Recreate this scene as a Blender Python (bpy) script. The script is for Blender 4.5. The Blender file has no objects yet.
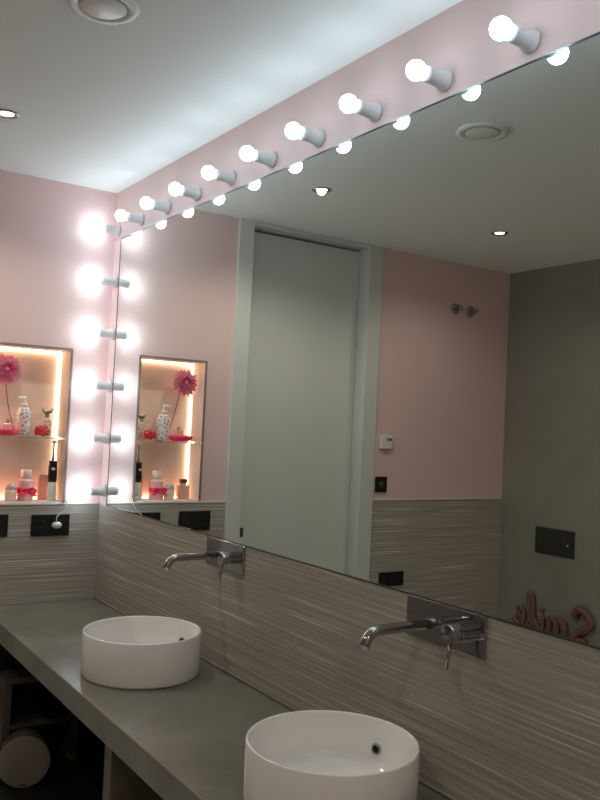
import bpy, bmesh, math, random
from mathutils import Vector, Matrix
random.seed(7)
PI = math.pi
COL = bpy.context.scene.collection

# ------------------------------------------------------------------ materials
def new_mat(name):
    m = bpy.data.materials.new(name); m.use_nodes = True
    nt = m.node_tree
    return m, nt, nt.nodes['Principled BSDF']

def lin(c):
    return tuple(((v/255)/12.92 if v/255 <= .04045 else ((v/255+.055)/1.055)**2.4) for v in c) + (1,)

def pmat(name, rgb, rough=.5, metal=0., spec=.5, noise=0., nscale=8., bump=0., bscale=60., trans=0., ior=1.45,
         emit=None, estr=0., coat=0.):
    m, nt, b = new_mat(name)
    col = lin(rgb)
    b.inputs['Roughness'].default_value = rough
    b.inputs['Metallic'].default_value = metal
    b.inputs['Specular IOR Level'].default_value = spec
    b.inputs['IOR'].default_value = ior
    b.inputs['Transmission Weight'].default_value = trans
    b.inputs['Coat Weight'].default_value = coat
    b.inputs['Coat Roughness'].default_value = .05
    tc = nt.nodes.new('ShaderNodeTexCoord')
    nz = nt.nodes.new('ShaderNodeTexNoise'); nz.inputs['Scale'].default_value = nscale
    nz.inputs['Detail'].default_value = 4
    nt.links.new(tc.outputs['Object'], nz.inputs['Vector'])
    mx = nt.nodes.new('ShaderNodeMix'); mx.data_type = 'RGBA'
    mx.inputs['A'].default_value = tuple(max(0, c*(1-noise)) for c in col[:3])+(1,)
    mx.inputs['B'].default_value = tuple(min(1, c*(1+noise)) for c in col[:3])+(1,)
    nt.links.new(nz.outputs['Fac'], mx.inputs['Factor'])
    nt.links.new(mx.outputs['Result'], b.inputs['Base Color'])
    if bump:
        n2 = nt.nodes.new('ShaderNodeTexNoise'); n2.inputs['Scale'].default_value = bscale
        bp = nt.nodes.new('ShaderNodeBump'); bp.inputs['Strength'].default_value = bump
        bp.inputs['Distance'].default_value = .002
        nt.links.new(tc.outputs['Object'], n2.inputs['Vector'])
        nt.links.new(n2.outputs['Fac'], bp.inputs['Height'])
        nt.links.new(bp.outputs['Normal'], b.inputs['Normal'])
    if emit:
        b.inputs['Emission Color'].default_value = lin(emit)
        b.inputs['Emission Strength'].default_value = estr
    return m

def tile_mat(name, base, highlight):
    """cream ceramic with long irregular horizontal ridges"""
    m, nt, b = new_mat(name)
    N, L = nt.nodes.new, nt.links.new
    tc = N('ShaderNodeTexCoord')
    mp2 = N('ShaderNodeMapping'); mp2.inputs['Scale'].default_value = (2.0, 2.0, 4.0)
    L(tc.outputs['Object'], mp2.inputs['Vector'])
    nw = N('ShaderNodeTexNoise'); nw.inputs['Scale'].default_value = 1.0; nw.inputs['Detail'].default_value = 1
    L(mp2.outputs['Vector'], nw.inputs['Vector'])
    def ridge(sx, sz, warp, detail):
        mp = N('ShaderNodeMapping'); mp.inputs['Scale'].default_value = (sx, sx, sz)
        L(tc.outputs['Object'], mp.inputs['Vector'])
        add = N('ShaderNodeVectorMath'); add.operation = 'MULTIPLY_ADD'; add.inputs[1].default_value = (0, 0, warp)
        L(nw.outputs['Color'], add.inputs[0]); L(mp.outputs['Vector'], add.inputs[2])
        n = N('ShaderNodeTexNoise'); n.inputs['Scale'].default_value = 1.0; n.inputs['Detail'].default_value = detail
        n.inputs['Roughness'].default_value = .4
        L(add.outputs[0], n.inputs['Vector'])
        return n
    n1 = ridge(1.1, 105, .8, 1.0); n2 = ridge(1.9, 170, 1.3, 1.0)
    rp = N('ShaderNodeValToRGB')
    rp.color_ramp.elements[0].position = .36; rp.color_ramp.elements[0].color = lin(tuple(c*.93 for c in base))
    rp.color_ramp.elements[1].position = .55; rp.color_ramp.elements[1].color = lin(base)
    L(n1.outputs['Fac'], rp.inputs['Fac'])
    mr = N('ShaderNodeMapRange'); mr.inputs['From Min'].default_value = .58; mr.inputs['From Max'].default_value = .76
    L(n2.outputs['Fac'], mr.inputs['Value'])
    mx = N('ShaderNodeMix'); mx.data_type = 'RGBA'
    L(mr.outputs['Result'], mx.inputs['Factor']); L(rp.outputs['Color'], mx.inputs['A']); mx.inputs['B'].default_value = lin(highlight)  # thin pale streaks paint the highlights of ridge crests into the colour
    L(mx.outputs['Result'], b.inputs['Base Color'])
    bp = N('ShaderNodeBump'); bp.inputs['Strength'].default_value = .55; bp.inputs['Distance'].default_value = .004
    L(n1.outputs['Fac'], bp.inputs['Height']); L(bp.outputs['Normal'], b.inputs['Normal'])
    b.inputs['Roughness'].default_value = .42
    return m

def cement_mat(name, a, c, rough, scale=3.5):
    m, nt, b = new_mat(name)
    N, L = nt.nodes.new, nt.links.new
    tc = N('ShaderNodeTexCoord')
    n1 = N('ShaderNodeTexNoise'); n1.inputs['Scale'].default_value = scale; n1.inputs['Detail'].default_value = 7
    n1.inputs['Roughness'].default_value = .55; n1.inputs['Distortion'].default_value = .6
    L(tc.outputs['Object'], n1.inputs['Vector'])
    rp = N('ShaderNodeValToRGB')
    rp.color_ramp.elements[0].position = .32; rp.color_ramp.elements[0].color = lin(a)
    rp.color_ramp.elements[1].position = .7; rp.color_ramp.elements[1].color = lin(c)
    L(n1.outputs['Fac'], rp.inputs['Fac']); L(rp.outputs['Color'], b.inputs['Base Color'])
    mr = N('ShaderNodeMapRange'); mr.inputs['To Min'].default_value = rough; mr.inputs['To Max'].default_value = rough+.04
    L(n1.outputs['Fac'], mr.inputs['Value']); L(mr.outputs['Result'], b.inputs['Roughness'])
    bp = N('ShaderNodeBump'); bp.inputs['Strength'].default_value = .12; bp.inputs['Distance'].default_value = .003
    L(n1.outputs['Fac'], bp.inputs['Height']); L(bp.outputs['Normal'], b.inputs['Normal'])
    return m

def floral_mat(name, base, spots, scale=60., thr=.42):
    m, nt, b = new_mat(name)
    N, L = nt.nodes.new, nt.links.new
    tc = N('ShaderNodeTexCoord')
    v = N('ShaderNodeTexVoronoi'); v.inputs['Scale'].default_value = scale
    L(tc.outputs['Object'], v.inputs['Vector'])
    rp = N('ShaderNodeValToRGB'); rp.color_ramp.interpolation = 'CONSTANT'
    e = rp.color_ramp.elements
    e[0].position = 0; e[0].color = lin(spots[0])
    e[1].position = .5; e[1].color = lin(spots[1])
    L(v.outputs['Color'], rp.inputs['Fac'])
    lt = N('ShaderNodeMath'); lt.operation = 'LESS_THAN'; lt.inputs[1].default_value = thr
    L(v.outputs['Distance'], lt.inputs[0])
    mx = N('ShaderNodeMix'); mx.data_type = 'RGBA'
    mx.inputs['A'].default_value = lin(base)
    L(lt.outputs[0], mx.inputs['Factor']); L(rp.outputs['Color'], mx.inputs['B'])
    L(mx.outputs['Result'], b.inputs['Base Color'])
    b.inputs['Roughness'].default_value = .3
    return m

M = {}
M['pink'] = pmat('pink_wall_paint', (228, 198, 193), .7, noise=.03, nscale=3, bump=.15, bscale=180)
M['ceiling'] = pmat('white_ceiling_paint', (243, 246, 243), .75, noise=.02, nscale=2)
M['grey'] = cement_mat('grey_microcement_wall', (136, 132, 121), (152, 148, 136), .5, 1.6)
M['floor'] = cement_mat('grey_floor', (196, 193, 184), (210, 207, 198), .45, 2.)
M['tile'] = tile_mat('ridged_wall_tile', (170, 163, 152), (226, 219, 208))
M['counter'] = cement_mat('polished_microcement', (104, 103, 91), (132, 129, 116), .24, 2.6)
M['counterside'] = cement_mat('microcement_edge', (92, 88, 74), (116, 110, 94), .5, 4.)
M['white'] = pmat('white_lacquer', (212, 214, 208), .4, noise=.01)
M['trimwhite'] = pmat('white_trim', (225, 222, 214), .4)
M['ceramic'] = pmat('white_ceramic', (244, 242, 238), .12, coat=.6, noise=.01)
M['chrome'] = pmat('chrome', (176, 176, 176), .06, metal=1)
M['darkmetal'] = pmat('dark_metal', (92, 96, 98), .35, metal=.8)
M['taupe'] = pmat('taupe_metal_profile', (150, 128, 120), .4, metal=.3)
M['mirror'] = pmat('mirror_glass', (231, 236, 232), .0, metal=1)
M['mirroredge'] = pmat('mirror_edge', (96, 104, 106), .3, metal=.8)
M['black'] = pmat('black_plastic', (22, 23, 24), .35)
M['blackin'] = pmat('black_recess', (6, 6, 6), .7)
M['holder'] = pmat('lampholder_grey_white', (232, 235, 235), .4)
M['plasticw'] = pmat('white_plastic', (225, 224, 218), .35)
M['glass'] = pmat('clear_glass', (240, 248, 244), .02, trans=1., ior=1.45)
M['frost'] = pmat('frosted_plastic', (232, 234, 230), .32)
M['bulb'] = pmat('glowing_opal_glass', (255, 255, 255), .3, emit=(218, 241, 255), estr=17.)
M['led'] = pmat('warm_led', (255, 230, 190), .4, emit=(255, 236, 202), estr=8.)
M['spot'] = pmat('downlight_glow', (255, 255, 255), .4, emit=(255, 240, 215), estr=9.)
M['niche'] = pmat('niche_lining', (226, 204, 192), .6, noise=.02)
M['petal'] = pmat('pink_fabric_petal', (244, 164, 186), .6, noise=.15, nscale=30)
M['petaldark'] = pmat('dark_pink_fabric', (228, 116, 146), .7)
M['stem'] = pmat('brown_wire_stem', (96, 70, 50), .6)
M['floral'] = floral_mat('white_bottle_with_blossoms', (226, 214, 206), ((140, 128, 122), (214, 140, 142)), 62., .34)
M['floral2'] = floral_mat('patterned_bottle', (224, 212, 204), ((130, 122, 108), (178, 104, 106)), 85., .34)
M['red'] = pmat('glossy_red', (205, 32, 48), .15, coat=.8)
M['pinkliq'] = pmat('pale_pink_liquid', (238, 178, 172), .12, coat=.5)
M['pinkcap'] = pmat('cream_pink_cap', (238, 214, 196), .3)
M['hotpink'] = pmat('hot_pink_ribbon', (238, 52, 96), .4)
M['palepink'] = pmat('pale_pink_card', (214, 160, 146), .5)
M['amber'] = pmat('rose_tinted_glass', (232, 176, 158), .08, coat=.8)
M['copper'] = pmat('copper_cap', (150, 84, 66), .3, metal=.7)
M['silver'] = pmat('brushed_silver', (176, 170, 160), .3, metal=.8)
M['flush'] = pmat('anthracite_plate', (52, 52, 48), .35)
M['wordpink'] = pmat('dusky_pink_painted_wood', (122, 86, 84), .5, noise=.06)
M['greylid'] = pmat('pale_grey_lid', (134, 128, 114), .45, noise=.06, nscale=6)
M['greybox'] = pmat('taupe_board', (92, 84, 72), .6, noise=.1)
M['shade_black'] = pmat('painted_shade_black', (26, 25, 22), .7)  # near-black colour standing in for the deep shade under the counter

# ------------------------------------------------------------------ mesh helpers
def link(name, bm, mat, parent=None, smooth=False, kind=None, bevel=0, seg=2):
    me = bpy.data.meshes.new(name); bm.normal_update(); bm.to_mesh(me); bm.free()
    o = bpy.data.objects.new(name, me); COL.objects.link(o)
    mats = mat if isinstance(mat, (list, tuple)) else [mat]
    for x in mats: me.materials.append(x)
    if smooth:
        for p in me.polygons: p.use_smooth = True
    if bevel:
        md = o.modifiers.new('bevel', 'BEVEL'); md.width = bevel; md.segments = seg
        md.limit_method = 'ANGLE'; md.angle_limit = .7
    if parent is not None: o.parent = parent
    if kind: o['kind'] = kind
    return o

def box(bm, x0, x1, y0, y1, z0, z1, mi=0):
    vs = [bm.verts.new((x, y, z)) for x in (x0, x1) for y in (y0, y1) for z in (z0, z1)]
    fs = [(0, 1, 3, 2), (4, 6, 7, 5), (0, 4, 5, 1), (2, 3, 7, 6), (0, 2, 6, 4), (1, 5, 7, 3)]
    for f in fs:
        fc = bm.faces.new([vs[i] for i in f]); fc.material_index = mi
    return vs

def B(*boxes):
    bm = bmesh.new()
    for b in boxes: box(bm, *b)
    bmesh.ops.recalc_face_normals(bm, faces=bm.faces)
    return bm

def frame_at(d):
    d = d.normalized()
    a = Vector((0, 0, 1)) if abs(d.z) < .9 else Vector((1, 0, 0))
    u = d.cross(a).normalized(); v = d.cross(u).normalized()
    return u, v

def lathe(bm, prof, seg=32, mat4=None, mi=0):
    """prof: (r, h) around local z; r == 0 closes the end"""
    mat4 = mat4 or Matrix.Identity(4)
    rings = []
    for r, h in prof:
        if r <= 1e-7: rings.append([bm.verts.new(mat4 @ Vector((0, 0, h)))])
        else: rings.append([bm.verts.new(mat4 @ Vector((r*math.cos(2*PI*i/seg), r*math.sin(2*PI*i/seg), h))) for i in range(seg)])
    for a, b in zip(rings, rings[1:]):
        for i in range(seg):
            j = (i+1) % seg
            if len(a) == 1 and len(b) == 1: continue
            if len(a) == 1: f = [a[0], b[j], b[i]]
            elif len(b) == 1: f = [a[i], a[j], b[0]]
            else: f = [a[i], a[j], b[j], b[i]]
            bm.faces.new(f).material_index = mi
    return bm

def LA(prof, seg=32, mat4=None):
    bm = bmesh.new(); lathe(bm, prof, seg, mat4)
    bmesh.ops.recalc_face_normals(bm, faces=bm.faces)
    return bm

def tube(bm, pts, rad, seg=12, flat=None):
    """round tube along pts; rad is a number or one per point; flat=(axis vector, factor) squashes the section"""
    pts = [Vector(p) for p in pts]
    if not isinstance(rad, (list, tuple)): rad = [rad]*len(pts)
    d0 = (pts[1]-pts[0]).normalized(); u, v = frame_at(d0)
    rings = []
    for i, p in enumerate(pts):
        if i == 0: d = pts[1]-pts[0]
        elif i == len(pts)-1: d = pts[-1]-pts[-2]
        else: d = (pts[i+1]-pts[i]).normalized()+(pts[i]-pts[i-1]).normalized()
        d.normalize()
        u = (u-d*u.dot(d)).normalized(); v = d.cross(u).normalized()
        ring = []
        for k in range(seg):
            t = 2*PI*k/seg
            off = (u*math.cos(t)+v*math.sin(t))*rad[i]
            if flat: 
                ax = flat[0]; off = off+ax*(off.dot(ax))*(flat[1]-1)
            ring.append(bm.verts.new(p+off))
        rings.append(ring)
    for a, b in zip(rings, rings[1:]):
        for k in range(seg):
            j = (k+1) % seg
            bm.faces.new([a[k], a[j], b[j], b[k]])
    bm.faces.new(rings[0][::-1]); bm.faces.new(rings[-1])
    return bm

def T(pts, rad, seg=12, flat=None):
    bm = bmesh.new(); tube(bm, pts, rad, seg, flat)
    bmesh.ops.recalc_face_normals(bm, faces=bm.faces)
    return bm

def spline(ctrl, n=8):
    P_ = [Vector(c) for c in ctrl]; P_ = [2*P_[0]-P_[1]]+P_+[2*P_[-1]-P_[-2]]
    out = []
    for i in range(1, len(P_)-2):
        for k in range(n):
            t = k/n; a, b, c, d = P_[i-1:i+3]
            out.append(.5*((2*b)+(c-a)*t+(2*a-5*b+4*c-d)*t*t+(3*b-a-3*c+d)*t**3))
    out.append(P_[-2])
    return out

def thing(name, label, cat, loc=(0, 0, 0), group=None):
    o = bpy.data.objects.new(name, None); o.empty_display_size = .05; COL.objects.link(o)
    o.location = loc; tagt(o, label, cat, group)
    return o

def tagt(o, label, cat, group=None):
    o['label'] = label; o['category'] = cat
    if group: o['group'] = group
    return o

def dup(root, loc, label, group=None):
    r = root.copy(); COL.objects.link(r); r.location = loc; r['label'] = label
    if group: r['group'] = group
    for ch in list(root.children):
        c = ch.copy(); COL.objects.link(c); c.parent = r
        for g in list(ch.children):
            d = g.copy(); COL.objects.link(d); d.parent = c
    return r

def shift(bm, d):
    bmesh.ops.translate(bm, verts=bm.verts, vec=d); return bm

# ------------------------------------------------------------------ measures (metres)
SPOTW = 20.
H = 2.632         # ceiling
W = 2.765         # mirror wall to grey wall
XR = 4.9          # right-hand wall, behind the camera
ZT = 1.132        # top of the tiling = bottom of the mirror
ZM = 2.394        # top of the mirror
ZC = .684         # counter top
NY0, NY1, NZ0, NZ1, ND = -.532, -.174, 1.140, 1.853, .145   # niche opening
DY0, DY1, DZ = -1.563, -.772, 2.612                        # door opening

# ------------------------------------------------------------------ room shell
link('floor', B((-.3, XR+.1, -W-.1, .1, -.1, 0)), M['floor'], kind='structure')
link('ceiling', B((-.3, XR+.1, -W-.1, .1, H, H+.1)), M['ceiling'], kind='structure')
link('wall_mirror_side', B((-.25, XR, .006, .1, 0, H)), M['pink'], kind='structure')
link('wall_grey_side', B((-.25, XR, -W-.1, -W, 0, H)), M['grey'], kind='structure')
link('wall_right', B((XR, XR+.1, -W, .006, 0, H)), M['pink'], kind='structure')
# end wall with the niche and the doorway cut out
X0 = -.25
endw = B((X0, 0, NY1, .006, 0, H), (X0, 0, NY0, NY1, 0, NZ0), (X0, 0, NY0, NY1, NZ1, H), (X0, 0, DY1, NY0, 0, H),
         (X0, 0, DY0, DY1, DZ, H), (X0, 0, -W, DY0, 0, H))
link('wall_left', endw, M['pink'], kind='structure')
link('wall_niche', B((X0, -ND, NY0, NY1, NZ0, NZ1)), M['niche'], kind='structure')
nl = .003
link('trim_1', B((-ND, .0, NY0, NY0+nl, NZ0+nl, NZ1-nl), (-ND, .0, NY1-nl, NY1, NZ0+nl, NZ1-nl),
                 (-ND, .0, NY0, NY1, NZ1-nl, NZ1), (-ND, .0, NY0, NY1, NZ0, NZ0+nl)), M['niche'], kind='structure')
fw = .008
link('trim_2', B((.0, .005, NY0-fw, NY0+nl, NZ0, NZ1+fw), (.0, .005, NY1-nl, NY1+fw, NZ0, NZ1+fw),
                 (.0, .005, NY0+nl, NY1-nl, NZ1-nl, NZ1+fw)), M['taupe'], kind='structure')
# tiling
TT = .004
link('wall_left_tiles', B((0, TT, -.682, 0, 0, ZT), (0, TT, -W, -1.662, 0, ZT)), M['tile'], kind='structure')
link('wall_mirror_side_tiles', B((TT, XR, 0, .006, 0, ZT)), M['tile'], kind='structure')
link('trim_3', B((0, TT+.004, -.682, -.001, ZT, ZT+.006), (0, TT+.004, -W, -1.662, ZT, ZT+.006)), M['trimwhite'], kind='structure')
link('trim_4', B((TT, XR, -.004, 0, ZC, ZC+.006)), M['counterside'], kind='structure')
# door: recessed leaf, architraves, reveal
link('door_frame', B((-.2, .018, DY1-.002, DY1+.086, 0, H-.0005), (-.2, .018, DY0-.098, DY0+.002, 0, H-.0005), (-.2, .012, DY0+.002, DY1-.002, DZ-.002, H-.0005)),
     M['white'], kind='structure', bevel=.002)
dr = link('door_1', B((-.125, -.078, DY0+.005, DY1-.005, .006, DZ-.012)), M['white'], kind='structure', bevel=.002)
link('door_stop', B((-.19, -.126, DY0+.003, DY1-.003, 0.001, DZ-.003)), M['blackin'], kind='structure')
dl = link('door_latch', B((-.078, -.072, DY1-.075, DY1-.055, .935, .985)), M['darkmetal'], dr, bevel=.002)

# ------------------------------------------------------------------ mirror
mr = link('wall_mirror', B((.104, 4.3, 0, .0055, ZT+.004, ZM-.004)), M['mirror'])
tagt(mr, 'huge frameless wall mirror filling the wall above the tiles, reflecting the door', 'mirror')
link('edge_strip', B((.100, .104, -.0015, .0055, ZT, ZM), (.104, 4.3, -.0015, .0055, ZM-.004, ZM),
                     (.104, 4.3, -.0015, .0055, ZT, ZT+.004)), M['mirroredge'], mr)

# ------------------------------------------------------------------ globe lamps round the mirror
RY = Matrix.Rotation(PI/2, 4, 'X')       # local +z -> -y (out of the mirror wall)
def make_lamp(label, loc, group):
    t = thing('globe_lamp', label, 'lamp', loc, group)
    link('lampholder', LA([(0, .0005), (.027, .0005), (.027, .010), (.022, .016), (.0185, .056), (.0205, .061), (.0205, .071), (.0175, .075), (.0175, .0795), (0, .0795)], 24, RY),
         M['holder'], t, smooth=True, bevel=0)
    link('bulb', LA([(.0150, .0797)]+[(.025*math.cos(a), .1005+.025*math.sin(a)) for a in [math.radians(d) for d in range(-45, 90, 11)]]+[(0, .1255)], 24, RY),
         M['bulb'], t, smooth=True)
    return t
words = ['first', 'second', 'third', 'fourth', 'fifth', 'sixth', 'seventh', 'eighth', 'ninth', 'tenth', 'eleventh', 'twelfth']
GL = 'globe lamps above the mirror'; GC = 'globe lamps down the mirror corner'
proto = None
for j in range(6):
    lab = ['topmost glowing globe lamp of the vertical corner column, under the ceiling corner',
           'glowing globe lamp second from top in the vertical corner column',
           'glowing globe lamp third from top in the corner column, just above the niche top',
           'glowing globe lamp fourth from top in the corner column, beside the niche',
           'glowing globe lamp fifth from top in the corner column, level with the glass shelf',
           'lowest glowing globe lamp of the corner column, just above the ridged tiles'][j]
    loc = (.052, .0055, 2.44-.2485*j)
    if proto is None: proto = make_lamp(lab, loc, GC)
    else: dup(proto, loc, lab, GC)
for k in range(12):
    x = .335+.2785*k
    lab = 'glowing white globe lamp above the mirror, %s in the row counting from the corner' % words[k]
    if k == 8: lab = 'nearest glowing white globe lamp above the mirror, largest and highest in the picture'
    if k > 8: lab = 'glowing globe lamp above the mirror beyond the right edge, %s from the corner' % words[k]
    dup(proto, (x, .0055, 2.442), lab, GL)

# ------------------------------------------------------------------ ceiling fittings
def downlight(label, loc):
    t = thing('ceiling_downlight', label, 'light', loc, 'recessed ceiling downlights')
    link('trim_ring', LA([(.026, 0), (.045, 0), (.045, -.003), (.040, -.006), (.029, -.004), (.026, 0)], 32), M['chrome'], t, smooth=True)
    link('glowing_lens', LA([(0, -.0005), (.0245, -.0005), (.0245, -.002), (0, -.002)], 24), M['spot'], t)
    return t
d1 = downlight('small glowing recessed ceiling downlight nearest the mirror wall, level with the niche', (.735, -.702, H))
dup(d1, (.731, -1.872, H), 'small glowing recessed ceiling downlight near the grey wall, seen in the mirror')
v = thing('ceiling_vent', 'round glossy white vent disc on the ceiling, also mirrored above the door', 'vent', (1.728, -.706, H))
link('outer_ring', LA([(.060, 0), (.092, 0), (.094, -.004), (.090, -.014), (.080, -.019), (.070, -.016), (.062, -.006), (.060, 0)], 48), M['frost'], v, smooth=True)
link('centre_disc', LA([(0, 0), (.012, 0), (.012, -.012), (.058, -.012), (.061, -.015), (.058, -.019), (0, -.021)], 48), M['frost'], v, smooth=True)

dup(d1, (4.3, -1.3, H), 'added fill downlight in the ceiling behind the camera, out of the frame')  # unseen fitting, added to raise the ambient light
dup(d1, (3.05, -1.872, H), 'added fill downlight in the ceiling near the camera, above the frame')  # second added fitting, out of view, for fill light
for x, y in ((.735, -.702), (.731, -1.872), (4.3, -1.3), (3.05, -1.872)):  # first two belong to the visible downlights, last two are added fill
    l = bpy.data.lights.new('downlight_and_fill_beam', 'SPOT'); l.energy = SPOTW*(.42 if (x < 1 and y < -1) else 1.1); l.color = (1, .91, .80)
    l.spot_size = math.radians(150); l.spot_blend = .6; l.shadow_soft_size = .022
    lo = bpy.data.objects.new('downlight_and_fill_beam', l); COL.objects.link(lo); lo.location = (x, y, H-.004)

v.scale = (1, 1, .55)
# ------------------------------------------------------------------ counter and what carries it
ct = link('washstand_counter', B((TT+.0005, 4.2, -.515, -.0005, .6045, ZC)), M['counter'], bevel=.003)
tagt(ct, 'long grey polished cement counter along the mirror wall carrying two basins', 'counter')
pn = link('support_panel', B((1.40, 1.455, -.46, -.0455, .0045, .6040)), M['counterside'], bevel=.002)
tagt(pn, 'upright cement panel carrying the counter between the two basins', 'panel')
cb = thing('under_counter_shade', 'near-black panels added as shade in the open space under the counter', 'shade panel')  # panels added only to keep the space under the counter dark
link('back_shade_panel', B((.03, 4.2, -.045, -.001, .0045, .6035)), M['shade_black'], cb)
link('end_shade_panel', B((.0045, .0295, -.500, -.001, .0045, .6035)), M['shade_black'], cb)
link('base_shade_panel', B((.0045, 4.2, -.500, -.001, .0005, .004)), M['shade_black'], cb)
cb.location = (0, 0, 0)

def basin(x, y, label):
    t = thing('vessel_basin', label, 'basin', (x, y, ZC), 'round white vessel basins')
    R = .2; h = .1446
    prof = [(0, 0.0005), (R-.006, .0005), (R-.002, .003), (R, .010), (R, h-.003), (R-.0015, h-.0006), (R-.004, h), (R-.0065, h-.0012), (R-.008, h-.004),
            (R-.010, h-.05), (R-.016, .050), (R-.032, .032), (R-.07, .024), (.05, .020), (.028, .019), (0, .019)]
    o = link('bowl', LA(prof, 96), M['ceramic'], t, smooth=True)
    # overflow ring facing back across the bowl (on the wall side, turned to the corner)
    a = math.radians(107)
    c = Vector((math.cos(a), math.sin(a), 0)); rr = R-.0150
    m4 = Matrix.Translation(c*rr+Vector((0, 0, h-.072))) @ (-c).to_track_quat('Z', 'Y').to_matrix().to_4x4()
    ring = link('overflow_ring', LA([(.009, -.004), (.014, -.004), (.0145, .001), (.013, .003), (.0105, .003), (.009, .001), (.009, -.004)], 24, m4), M['chrome'], t, smooth=True)
    link('overflow_hole', LA([(0, -.002), (.0088, -.002), (.0088, .0005), (0, .0005)], 20, m4), M['blackin'], ring)
    dn = link('drain', LA([(0, .0195), (.030, .0195), (.030, .022), (.027, .024), (0, .025)], 32), M['chrome'], t, smooth=True)
    return t
b1 = basin(1.177, -.258, 'round white basin farther away, nearer the niche wall')
dup(b1, (2.288, -.263, ZC), 'round white basin in the foreground, cut off by the bottom edge')

def faucet(px, label):
    t = thing('wall_faucet', label, 'faucet', (px, 0, 1.083), 'chrome wall faucets')
    link('back_plate', B((-.135, .135, -.007, -.0005, -.050, .050)), M['chrome'], t, bevel=.0025)
    sx, sz_, lx = -.068, -.012, .070
    pts = [(sx, -.0072, sz_), (sx, -.06, sz_), (sx, -.12, sz_), (sx, -.150, sz_)]
    for d in range(8, 70, 8):
        a = math.radians(d); r = .042
        pts.append((sx, -.150-r*math.sin(a), sz_-r*(1-math.cos(a))))
    e = pts[-1]; pts.append((sx, e[1]-.007, e[2]-.016))
    link('spout', T(pts, .0130, 24), M['chrome'], t, smooth=True)
    hb = link('mixer_body', LA([(0, .0072), (.0225, .0072), (.0225, .030), (.0215, .031), (.0215, .033), (.0225, .034), (.0225, .058), (.021, .0605), (0, .0605)], 40,
              Matrix.Translation((lx, 0, 0)) @ RY), M['chrome'], t)
    for p in hb.data.polygons: p.use_smooth = len(p.vertices) == 4
    sm_ = hb.modifiers.new('split', 'EDGE_SPLIT'); sm_.split_angle = .6
    link('lever', T([(lx, -.050, -.021), (lx, -.054, -.045), (lx, -.061, -.078)], [.0045, .0045, .0050], 14), M['chrome'], hb, smooth=True)
    return t
f1 = faucet(1.268, 'chrome wall faucet with long spout above the farther basin')
dup(f1, (2.370, 0, 1.083), 'chrome wall faucet with long spout above the foreground basin')

# ------------------------------------------------------------------ wall fittings
def socket(name, y0, y1, z0, z1, label, group=None):
    t = thing(name, label, 'socket', (TT, (y0+y1)/2, (z0+z1)/2), group)
    w, h = (y1-y0)/2, (z1-z0)/2
    link('plate', B((.0002, .009, -w, w, -h, h)), M['black'], t, bevel=.003)
    for s in (-1, 1):
        m4 = Matrix.Translation((.0092, s*w*.49, 0)) @ Matrix.Rotation(PI/2, 4, 'Y')
        sk = link('socket_insert', LA([(.0, .0003), (.016, .0003), (.0195, .0006), (.0205, .0016), (.0215, .0016), (.0225, 0)], 28, m4), M['black'], t, smooth=True)
        for q in (-1, 1):
            link('pin_hole', LA([(0, .0006), (.0025, .0006), (.0025, .0009), (0, .0009)], 10, Matrix.Translation((.0092, s*w*.49+q*.0095, 0)) @ Matrix.Rotation(PI/2, 4, 'Y')), M['blackin'], sk)
    return t
socket('double_socket', -.318, -.141, .988, 1.086, 'black double socket plate nearest the corner, with a white plug in it', 'black double sockets under the niche')
socket('double_socket', -.598, -.421, .990, 1.090, 'black double socket plate at the left edge, farther from the corner', 'black double sockets under the niche')
socket('double_socket', -1.93, -1.74, .62, .705, 'black double socket plate low beside the door, mirrored just above the mirror edge')
sw = thing('light_switch', 'small black switch beside the door, just above the tiles', 'switch', (0, -1.728, 1.226))
link('plate', B((.0002, .010, -.043, .043, -.046, .046)), M['black'], sw, bevel=.003)
link('dial', LA([(0, .010), (.020, .010), (.018, .016), (0, .017)], 28, Matrix.Rotation(PI/2, 4, 'Y')), M['darkmetal'], sw, smooth=True)
th = thing('thermostat', 'small white thermostat box on the pink wall above the black switch', 'thermostat', (0, -1.745, 1.478))
link('housing', B((.0002, .026, -.042, .042, -.040, .040)), M['plasticw'], th, bevel=.004)
link('display', B((.0262, .027, -.030, .005, .006, .026)), pmat('thermostat_display', (150, 156, 146), .2), th)
link('indicator', LA([(0, .026), (.006, .026), (.006, .028), (0, .0285)], 16, Matrix.Translation((0, -.027, .016)) @ Matrix.Rotation(PI/2, 4, 'Y')), M['black'], th)
def hook(label, y):
    t = thing('robe_hook', label, 'hook', (0, y, 2.338), 'chrome hooks on the pink wall')
    RX = Matrix.Rotation(PI/2, 4, 'Y')
    link('rosette', LA([(0, .0003), (.035, .0003), (.035, .007), (.031, .011), (0, .012)], 32, RX), M['chrome'], t, smooth=True)
    link('peg', LA([(0, .0115), (.010, .0115), (.009, .035), (.017, .042), (.018, .052), (.012, .058), (0, .060)], 24, RX), M['chrome'], t, smooth=True)
    return t
h1 = hook('chrome round hook high on the pink wall, the one nearer the door', -2.275)
dup(h1, (0, -2.405, 2.336), 'chrome round hook high on the pink wall, the one nearer the grey wall')
fp = thing('flush_plate', 'dark rectangular flush plate on the grey wall', 'flush plate', (.448, -W, .908))
link('plate', B((-.148, .148, .0002, .010, -.082, .082)), M['flush'], fp, bevel=.003)
link('large_button', B((-.140, .020, .0102, .0135, -.022, .040)), M['flush'], fp, bevel=.002)
link('small_button', B((.026, .140, .0102, .0135, -.022, .040)), M['flush'], fp, bevel=.002)
link('indicator_dot', LA([(0, 0), (.006, 0), (.006, .002), (0, .002)], 12, Matrix.Translation((.105, .0136, -.006)) @ Matrix.Rotation(-PI/2, 4, 'X')), M['plasticw'], fp)
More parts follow.
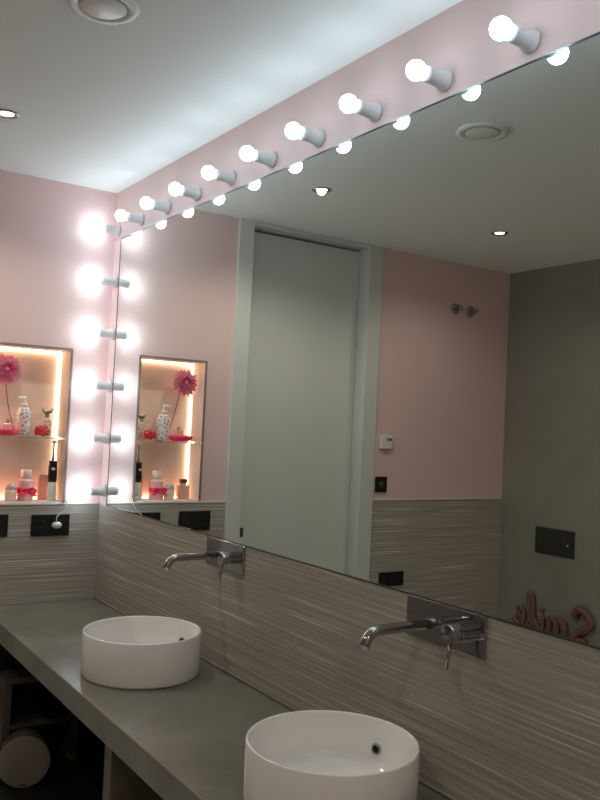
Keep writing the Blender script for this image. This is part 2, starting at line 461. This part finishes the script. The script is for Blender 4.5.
# decorative word: Smile (reads left to right from inside the room, so reversed in the mirror)
wd = thing('word_decoration', 'dusky pink cursive word Smile on the grey wall, mirrored at lower right', 'decoration', (.45, -W, .36))
wb = bmesh.new()
def stroke(pts, r=.016):
    # local u runs to the reader's right (-x), z up
    P3 = spline([(-u, .020, z) for u, z in pts], 7)
    tube(wb, P3, [r*1.22]*len(P3), 12, (Vector((0, 1, 0)), .95))
stroke([(-.175, .128), (-.190, .172), (-.235, .178), (-.285, .135), (-.288, .095), (-.235, .068), (-.190, .030), (-.165, .000), (-.200, -.012), (-.265, .000)], .019)
stroke([(-.115, .000), (-.110, .060), (-.103, .082)], .014)
stroke([(-.107, .035), (-.080, .082), (-.058, .078), (-.052, .000)], .014)
stroke([(-.050, .035), (-.022, .082), (.004, .078), (.008, .010), (.030, .000)], .014)
stroke([(.062, .082), (.062, .010), (.085, .000)], .014)
stroke([(.066, .122), (.068, .126)], .016)
stroke([(.085, .000), (.140, .070), (.172, .165), (.160, .205), (.142, .170), (.136, .060), (.150, .004), (.185, .010)], .015)
stroke([(.200, .040), (.245, .062), (.255, .092), (.230, .106), (.207, .070), (.215, .016), (.250, .000), (.290, .030)], .014)
bmesh.ops.recalc_face_normals(wb, faces=wb.faces)
link('letters', wb, M['wordpink'], wd, smooth=True)

# ------------------------------------------------------------------ niche: strip light, glass shelf
nd = -ND
la, lb, lt = nd+.003, nd+.012, .0035
led = link('led_strip', B((la, lb, NY1-nl-lt, NY1-nl-.0003, NZ0+.010, NZ1-.010), (la, lb, NY0+nl+.0003, NY0+nl+lt, NZ0+.010, NZ1-.010),
                      (la, lb, NY0+.006, NY1-.006, NZ1-nl-lt, NZ1-nl-.0003), (la, lb, NY0+.006, NY1-.006, NZ0+nl+.0003, NZ0+nl+lt)), M['led'])
tagt(led, 'warm glowing light strip round the back edge of the wall niche', 'light')
ZS = 1.442
gs = link('glass_shelf', B((nd+.014, -.006, NY0+.004, NY1-.004, ZS-.008, ZS)), M['glass'], bevel=.001)
tagt(gs, 'clear glass shelf across the middle of the lit wall niche', 'shelf')
ZB = NZ0+nl+.0003
ZS += .0003

def sm(name, prof, mat, parent, seg=28, m4=None): return link(name, LA(prof, seg, m4), mat, parent, smooth=True)

# dispenser bottle with blossoms
t = thing('soap_dispenser', 'white soap dispenser with blossom pattern and pump on the glass shelf', 'dispenser', (-.090, -.352, ZS))
sm('bottle', [(0, 0), (.031, 0), (.034, .004), (.034, .105), (.031, .118), (.020, .130), (.013, .136), (0, .136)], M['floral'], t)
sm('collar', [(0, .136), (.014, .136), (.014, .150), (.007, .153), (0, .153)], M['plasticw'], t)
pu = sm('pump_stem', [(0, .153), (.005, .153), (.005, .170), (0, .170)], M['plasticw'], t, 16)
link('nozzle', T([(0, .004, .176), (.0, -.008, .177), (.010, -.026, .176), (.014, -.034, .171)], [.009, .009, .006, .005], 14), M['plasticw'], pu, smooth=True)
# glossy red berry-like trinket
t = thing('red_heart_trinket', 'glossy red beaded cluster ornament on the glass shelf beside the dispenser', 'ornament', (-.070, -.270, ZS))
bm = bmesh.new()
for i in range(26):
    a = i*2.4; zz = .012+.034*(i/26); r = .026*math.sqrt(max(.1, 1-((zz-.024)/.028)**2))
    bmesh.ops.create_uvsphere(bm, u_segments=12, v_segments=8, radius=.0105, matrix=Matrix.Translation((r*math.cos(a)*.8, r*math.sin(a), zz-.0015)))
link('beads', bm, M['red'], t, smooth=True)
bm = bmesh.new(); bmesh.ops.create_uvsphere(bm, u_segments=20, v_segments=14, radius=.024, matrix=Matrix.Translation((0, 0, .026)) @ Matrix.Diagonal((.8, 1.1, .85, 1)))
link('core', bm, M['red'], t, smooth=True)
# patterned little bottle behind
t = thing('patterned_perfume_bottle', 'small patterned bottle with rounded grey stopper behind the red ornament', 'bottle', (-.110, -.236, ZS))
sm('bottle', [(0, 0), (.020, 0), (.022, .004), (.022, .070), (.016, .085), (.010, .090), (0, .090)], M['floral2'], t)
sm('neck', [(0, .090), (.011, .090), (.011, .102), (0, .102)], M['silver'], t, 20)
bm = bmesh.new()
bmesh.ops.create_uvsphere(bm, u_segments=20, v_segments=12, radius=.02, matrix=Matrix.Translation((0, 0, .117)) @ Matrix.Diagonal((.9, 1.25, .8, 1)))
bmesh.ops.create_uvsphere(bm, u_segments=12, v_segments=8, radius=.008, matrix=Matrix.Translation((0, .02, .127)))
bmesh.ops.create_uvsphere(bm, u_segments=12, v_segments=8, radius=.008, matrix=Matrix.Translation((0, -.02, .127)))
link('stopper', bm, M['silver'], t, smooth=True)
# rosy glass tray with low clear bottle on the left part of the shelf
t = thing('soap_dish', 'low hot-pink dish on the glass shelf behind the flower stem', 'dish', (-.060, -.440, ZS))
sm('dish', [(0, 0), (.040, 0), (.058, .010), (.062, .026), (.059, .028), (.052, .012), (0, .010)], M['hotpink'], t, 36)
t = thing('perfume_bottle', 'small clear square perfume bottle standing in the hot-pink dish', 'bottle', (-.068, -.430, ZS+.0105))
link('bottle', B((-.013, .013, -.022, .022, 0, .045)), M['amber'], t, bevel=.004)
sm('cap', [(0, .0452), (.009, .0452), (.009, .062), (.007, .065), (0, .065)], M['silver'], t, 20)
# bottom row
t = thing('lotion_bottle', 'pale pink lotion bottle with cream cap and hot-pink bow on the niche floor', 'bottle', (-.080, -.328, ZB))
sm('bottle', [(0, 0), (.034, 0), (.037, .004), (.037, .088), (.034, .096), (.026, .101), (0, .101)], M['pinkliq'], t)
sm('cap', [(0, .1012), (.024, .1012), (.024, .140), (.021, .143), (0, .143)], M['pinkcap'], t)
rb = sm('ribbon', [(.0372, .034), (.0385, .036), (.0385, .058), (.0372, .060)], M['hotpink'], t)
bm = bmesh.new()
for s in (-1, 1):
    tube(bm, [(.038, 0, .047), (.046, s*.018, .060), (.046, s*.036, .050), (.044, s*.030, .036), (.038, 0, .045)], [.003, .006, .007, .006, .003], 10)
    tube(bm, [(.039, 0, .046), (.044, s*.026, .028), (.044, s*.048, .026)], [.003, .005, .002], 8)
bmesh.ops.recalc_face_normals(bm, faces=bm.faces)
link('bow', bm, M['hotpink'], rb, smooth=True)
t = thing('cream_pot', 'white ball-topped cosmetic pot on the niche floor left of the lotion bottle', 'pot', (-.072, -.396, ZB))
sm('pot', [(0, 0), (.024, 0), (.027, .005), (.027, .048), (.024, .052), (0, .052)], M['pinkcap'], t)
sm('domed_lid', [(0, .0522), (.025, .0522), (.026, .060), (.022, .072), (.013, .080), (0, .083)], M['floral2'], t)
t = thing('cologne_bottle', 'rose-tinted square glass bottle with dark cap at the far left of the niche floor', 'bottle', (-.080, -.478, ZB))
link('bottle', B((-.014, .014, -.033, .033, 0, .072)), M['amber'], t, bevel=.005)
link('shoulder', B((-.009, .009, -.016, .016, .0722, .082)), M['amber'], t, bevel=.002)
link('cap', B((-.010, .010, -.020, .020, .0822, .104)), M['copper'], t, bevel=.003)
cd = link('blusher_box', B((-.014, .014, -.022, .022, 0, .118)), M['palepink'], bevel=.003)
cd.location = (-.112, -.240, ZB)
tagt(cd, 'plain pale pink upright box behind the black and white toothbrush', 'box')
# electric toothbrush on its charging stand
st = thing('charging_stand', 'small white round toothbrush charger with cord down to the socket', 'charger', (-.055, -.213, ZB))
sm('base', [(0, 0), (.021, 0), (.023, .004), (.021, .018), (.016, .022), (0, .022)], M['plasticw'], st, 28)
sy, sz = -.213, ZB
cord = spline([(.016, .006, .006), (.036, .024, .004), (.058, .044, .010), (.082, .052, -.002), (.086, .038, -.034), (.084, .020, -.052), (.088, .004, -.066), (.090, .002, -.088), (.083, .006, -.100)], 8)
cd2 = link('cord', T(cord, .0021, 8), M['plasticw'], st, smooth=True)
link('plug', LA([(0, .0), (.019, .0), (.021, .004), (.020, .014), (.012, .020), (0, .021)], 24,
     Matrix.Translation((.0738, .008, -.105)) @ Matrix.Rotation(PI/2, 4, 'Y') @ Matrix.Diagonal((.75, 1.1, 1, 1))), M['plasticw'], cd2, smooth=True)
tb = thing('electric_toothbrush', 'black and white electric toothbrush standing upright on its charger', 'toothbrush', (-.055, -.213, ZB+.0222))
sm('white_grip', [(0, 0), (.015, 0), (.0165, .006), (.0145, .066), (0, .066)], M['plasticw'], tb)
hg = sm('black_handle', [(0, .0662), (.0150, .0662), (.0158, .090), (.0155, .140), (.0135, .152), (.0145, .156), (.0145, .162), (.010, .165), (0, .165)], M['black'], tb)
link('button', LA([(0, .0), (.007, .0), (.006, .004), (0, .005)], 20, Matrix.Translation((.0146, -.003, .128)) @ Matrix.Rotation(PI/2, 4, 'Y')), M['plasticw'], hg, smooth=True)
sh = sm('brush_shaft', [(0, .1652), (.0052, .1652), (.0036, .200), (.0033, .245), (.007, .250), (.008, .256), (.006, .261), (0, .262)], M['silver'], tb, 16)
sm('bristles', [(0, 0), (.0065, 0), (.0068, .010), (0, .011)], M['plasticw'], sh, 14, Matrix.Translation((.003, 0, .254)) @ Matrix.Rotation(PI/2, 4, 'Y'))

tb.scale = (1.3, 1.3, 1)
# big pink fabric flower on a bent wire stem
t = thing('artificial_flower', 'large bright pink fabric daisy on a bent brown stem in the niche', 'flower', (-.105, -.385, ZS))
ctr = Vector((.048, -.066, .300))
st_pts = spline([(0, .0, .0045), (-.004, -.012, .055), (-.004, -.036, .14), (.006, -.054, .235), (.022, -.067, .31), (.032, -.066, .322), tuple(ctr+Vector((-.004, 0, .012)))], 8)
link('stem', T(st_pts, .0022, 8), M['stem'], t, smooth=True)
def petals(n, r0, L, wd_, tilt, ph, droop):
    bm = bmesh.new()
    for i in range(n):
        a = 2*PI*i/n+ph+random.uniform(-.08, .08)
        l = L*random.uniform(.85, 1.1)
        rad = Vector((0, math.cos(a), math.sin(a))); tan = Vector((0, -math.sin(a), math.cos(a))); out = Vector((1, 0, 0))
        rows = []
        for k in range(7):
            s = k/6
            w = wd_*(.35+1.1*math.sin(PI*min(1, s*.92+.05)))*(1-s**6*.7)
            c = ctr+rad*(r0+l*s)+out*(tilt*s*l-droop*s*s*l)
            fold = w*.35
            rows.append([bm.verts.new(c-tan*w), bm.verts.new(c-out*fold), bm.verts.new(c+tan*w)])
        for p, q in zip(rows, rows[1:]):
            for j in range(2): bm.faces.new([p[j], p[j+1], q[j+1], q[j]])
    ex = bmesh.ops.solidify(bm, geom=bm.faces[:], thickness=.0008)
    bmesh.ops.recalc_face_normals(bm, faces=bm.faces)
    return bm
link('outer_petals', petals(20, .010, .066, .0092, .15, 0, .35), M['petal'], t, smooth=True)
link('middle_petals', petals(16, .008, .058, .0080, .55, .2, .45), M['petal'], t, smooth=True)
link('inner_petals', petals(12, .004, .036, .0045, 1.1, .1, .3), M['petaldark'], t, smooth=True)
sm('flower_centre', [(0, -.006), (.012, -.004), (.014, .006), (.010, .014), (0, .017)], M['petaldark'], t, 20, Matrix.Translation(ctr) @ Matrix.Rotation(PI/2, 4, 'Y'))

# ------------------------------------------------------------------ under the counter
Cc = Vector((.36, -.393, .1055))
tn = thing('storage_drum', 'round pale grey lidded drum lying on its side on the floor under the counter', 'container', (Cc.x, Cc.y, .0045))
dirv = Vector((3.842-Cc.x, -1.4317-Cc.y, .75)); dirv.z = 0.
q = dirv.normalized().to_track_quat('Z', 'Y').to_matrix().to_4x4()
m4 = Matrix.Translation((0, 0, .1055)) @ q
sm('drum', [(0, -.12), (.094, -.12), (.098, -.116), (.098, -.014), (0, -.014)], M['greybox'], tn, 48, m4)
ld = link('lid', LA([(0, -.0138), (.102, -.0138), (.105, -.010), (.105, -.003), (.102, 0), (0, 0)], 56, m4), M['greylid'], tn)
link('lid_mark', B((-.016, .016, -.0021, .0021, .0002, .0015)), M['black'], ld)
mk = ld.children[0]; mk.matrix_local = m4 @ Matrix.Translation((-.0, 0, 0)) @ Matrix.Rotation(0, 4, 'Z')
lz = m4.to_3x3().inverted() @ Vector((0, 0, -.092)); lx_ = m4.to_3x3().inverted() @ Vector((0, 0, 1))
ang = math.atan2(lx_.y, lx_.x)-PI/2
mk.matrix_local = m4 @ Matrix.Translation((lz.x, lz.y, 0)) @ Matrix.Rotation(ang, 4, 'Z')
# low open rack in front of the end wall
rk = thing('storage_rack', 'dark open shelf frame under the counter against the niche wall', 'rack', (0, 0, 0))
link('top_board', B((.032, .17, -.44, -.10, .375, .40)), M['greybox'], rk, bevel=.002)
link('side_panel', B((.032, .17, -.44, -.405, 0.0048, .3745)), M['greybox'], rk, bevel=.002)
link('side_panel', B((.032, .17, -.135, -.10, 0.0048, .3745)), M['greybox'], rk, bevel=.002)
link('shelf', B((.032, .17, -.4045, -.1355, .18, .198)), M['greybox'], rk, bevel=.002)

# ------------------------------------------------------------------ camera
W_ = bpy.data.worlds.new('world'); bpy.context.scene.world = W_; W_.use_nodes = True
W_.node_tree.nodes['Background'].inputs['Color'].default_value = (0, 0, 0, 1)
cam = bpy.data.cameras.new('camera'); co = bpy.data.objects.new('camera', cam); COL.objects.link(co)
bpy.context.scene.camera = co
F_PX, YAW, PITCH, ROLL = 831.54, .5874, .0323, .0472
cam.sensor_fit = 'VERTICAL'; cam.sensor_height = 32.; cam.lens = F_PX/800*32.
cam.clip_start = .05
cy_, sy_, cp, sp = math.cos(YAW), math.sin(YAW), math.cos(PITCH), math.sin(PITCH)
Fv = Vector((-cy_*cp, sy_*cp, sp)); rv = Vector((sy_, cy_, 0)); Uv = rv.cross(Fv)
r2 = math.cos(ROLL)*rv+math.sin(ROLL)*Uv; u2 = -math.sin(ROLL)*rv+math.cos(ROLL)*Uv
mw = Matrix((r2, u2, -Fv)).transposed().to_4x4(); mw.translation = (3.8422, -1.4317, 1.5442)
co.matrix_world = mw

sc = bpy.context.scene
sc.view_settings.view_transform = 'Standard'; sc.view_settings.look = 'None'
sc.view_settings.gamma = 1; sc.view_settings.use_curve_mapping = False
sc.view_settings.exposure = .63
sc.cycles.max_bounces = 10; sc.cycles.diffuse_bounces = 6; sc.cycles.glossy_bounces = 6; sc.cycles.transmission_bounces = 8
sc.cycles.caustics_reflective = True; sc.cycles.caustics_refractive = True
sc.cycles.sample_clamp_indirect = 4
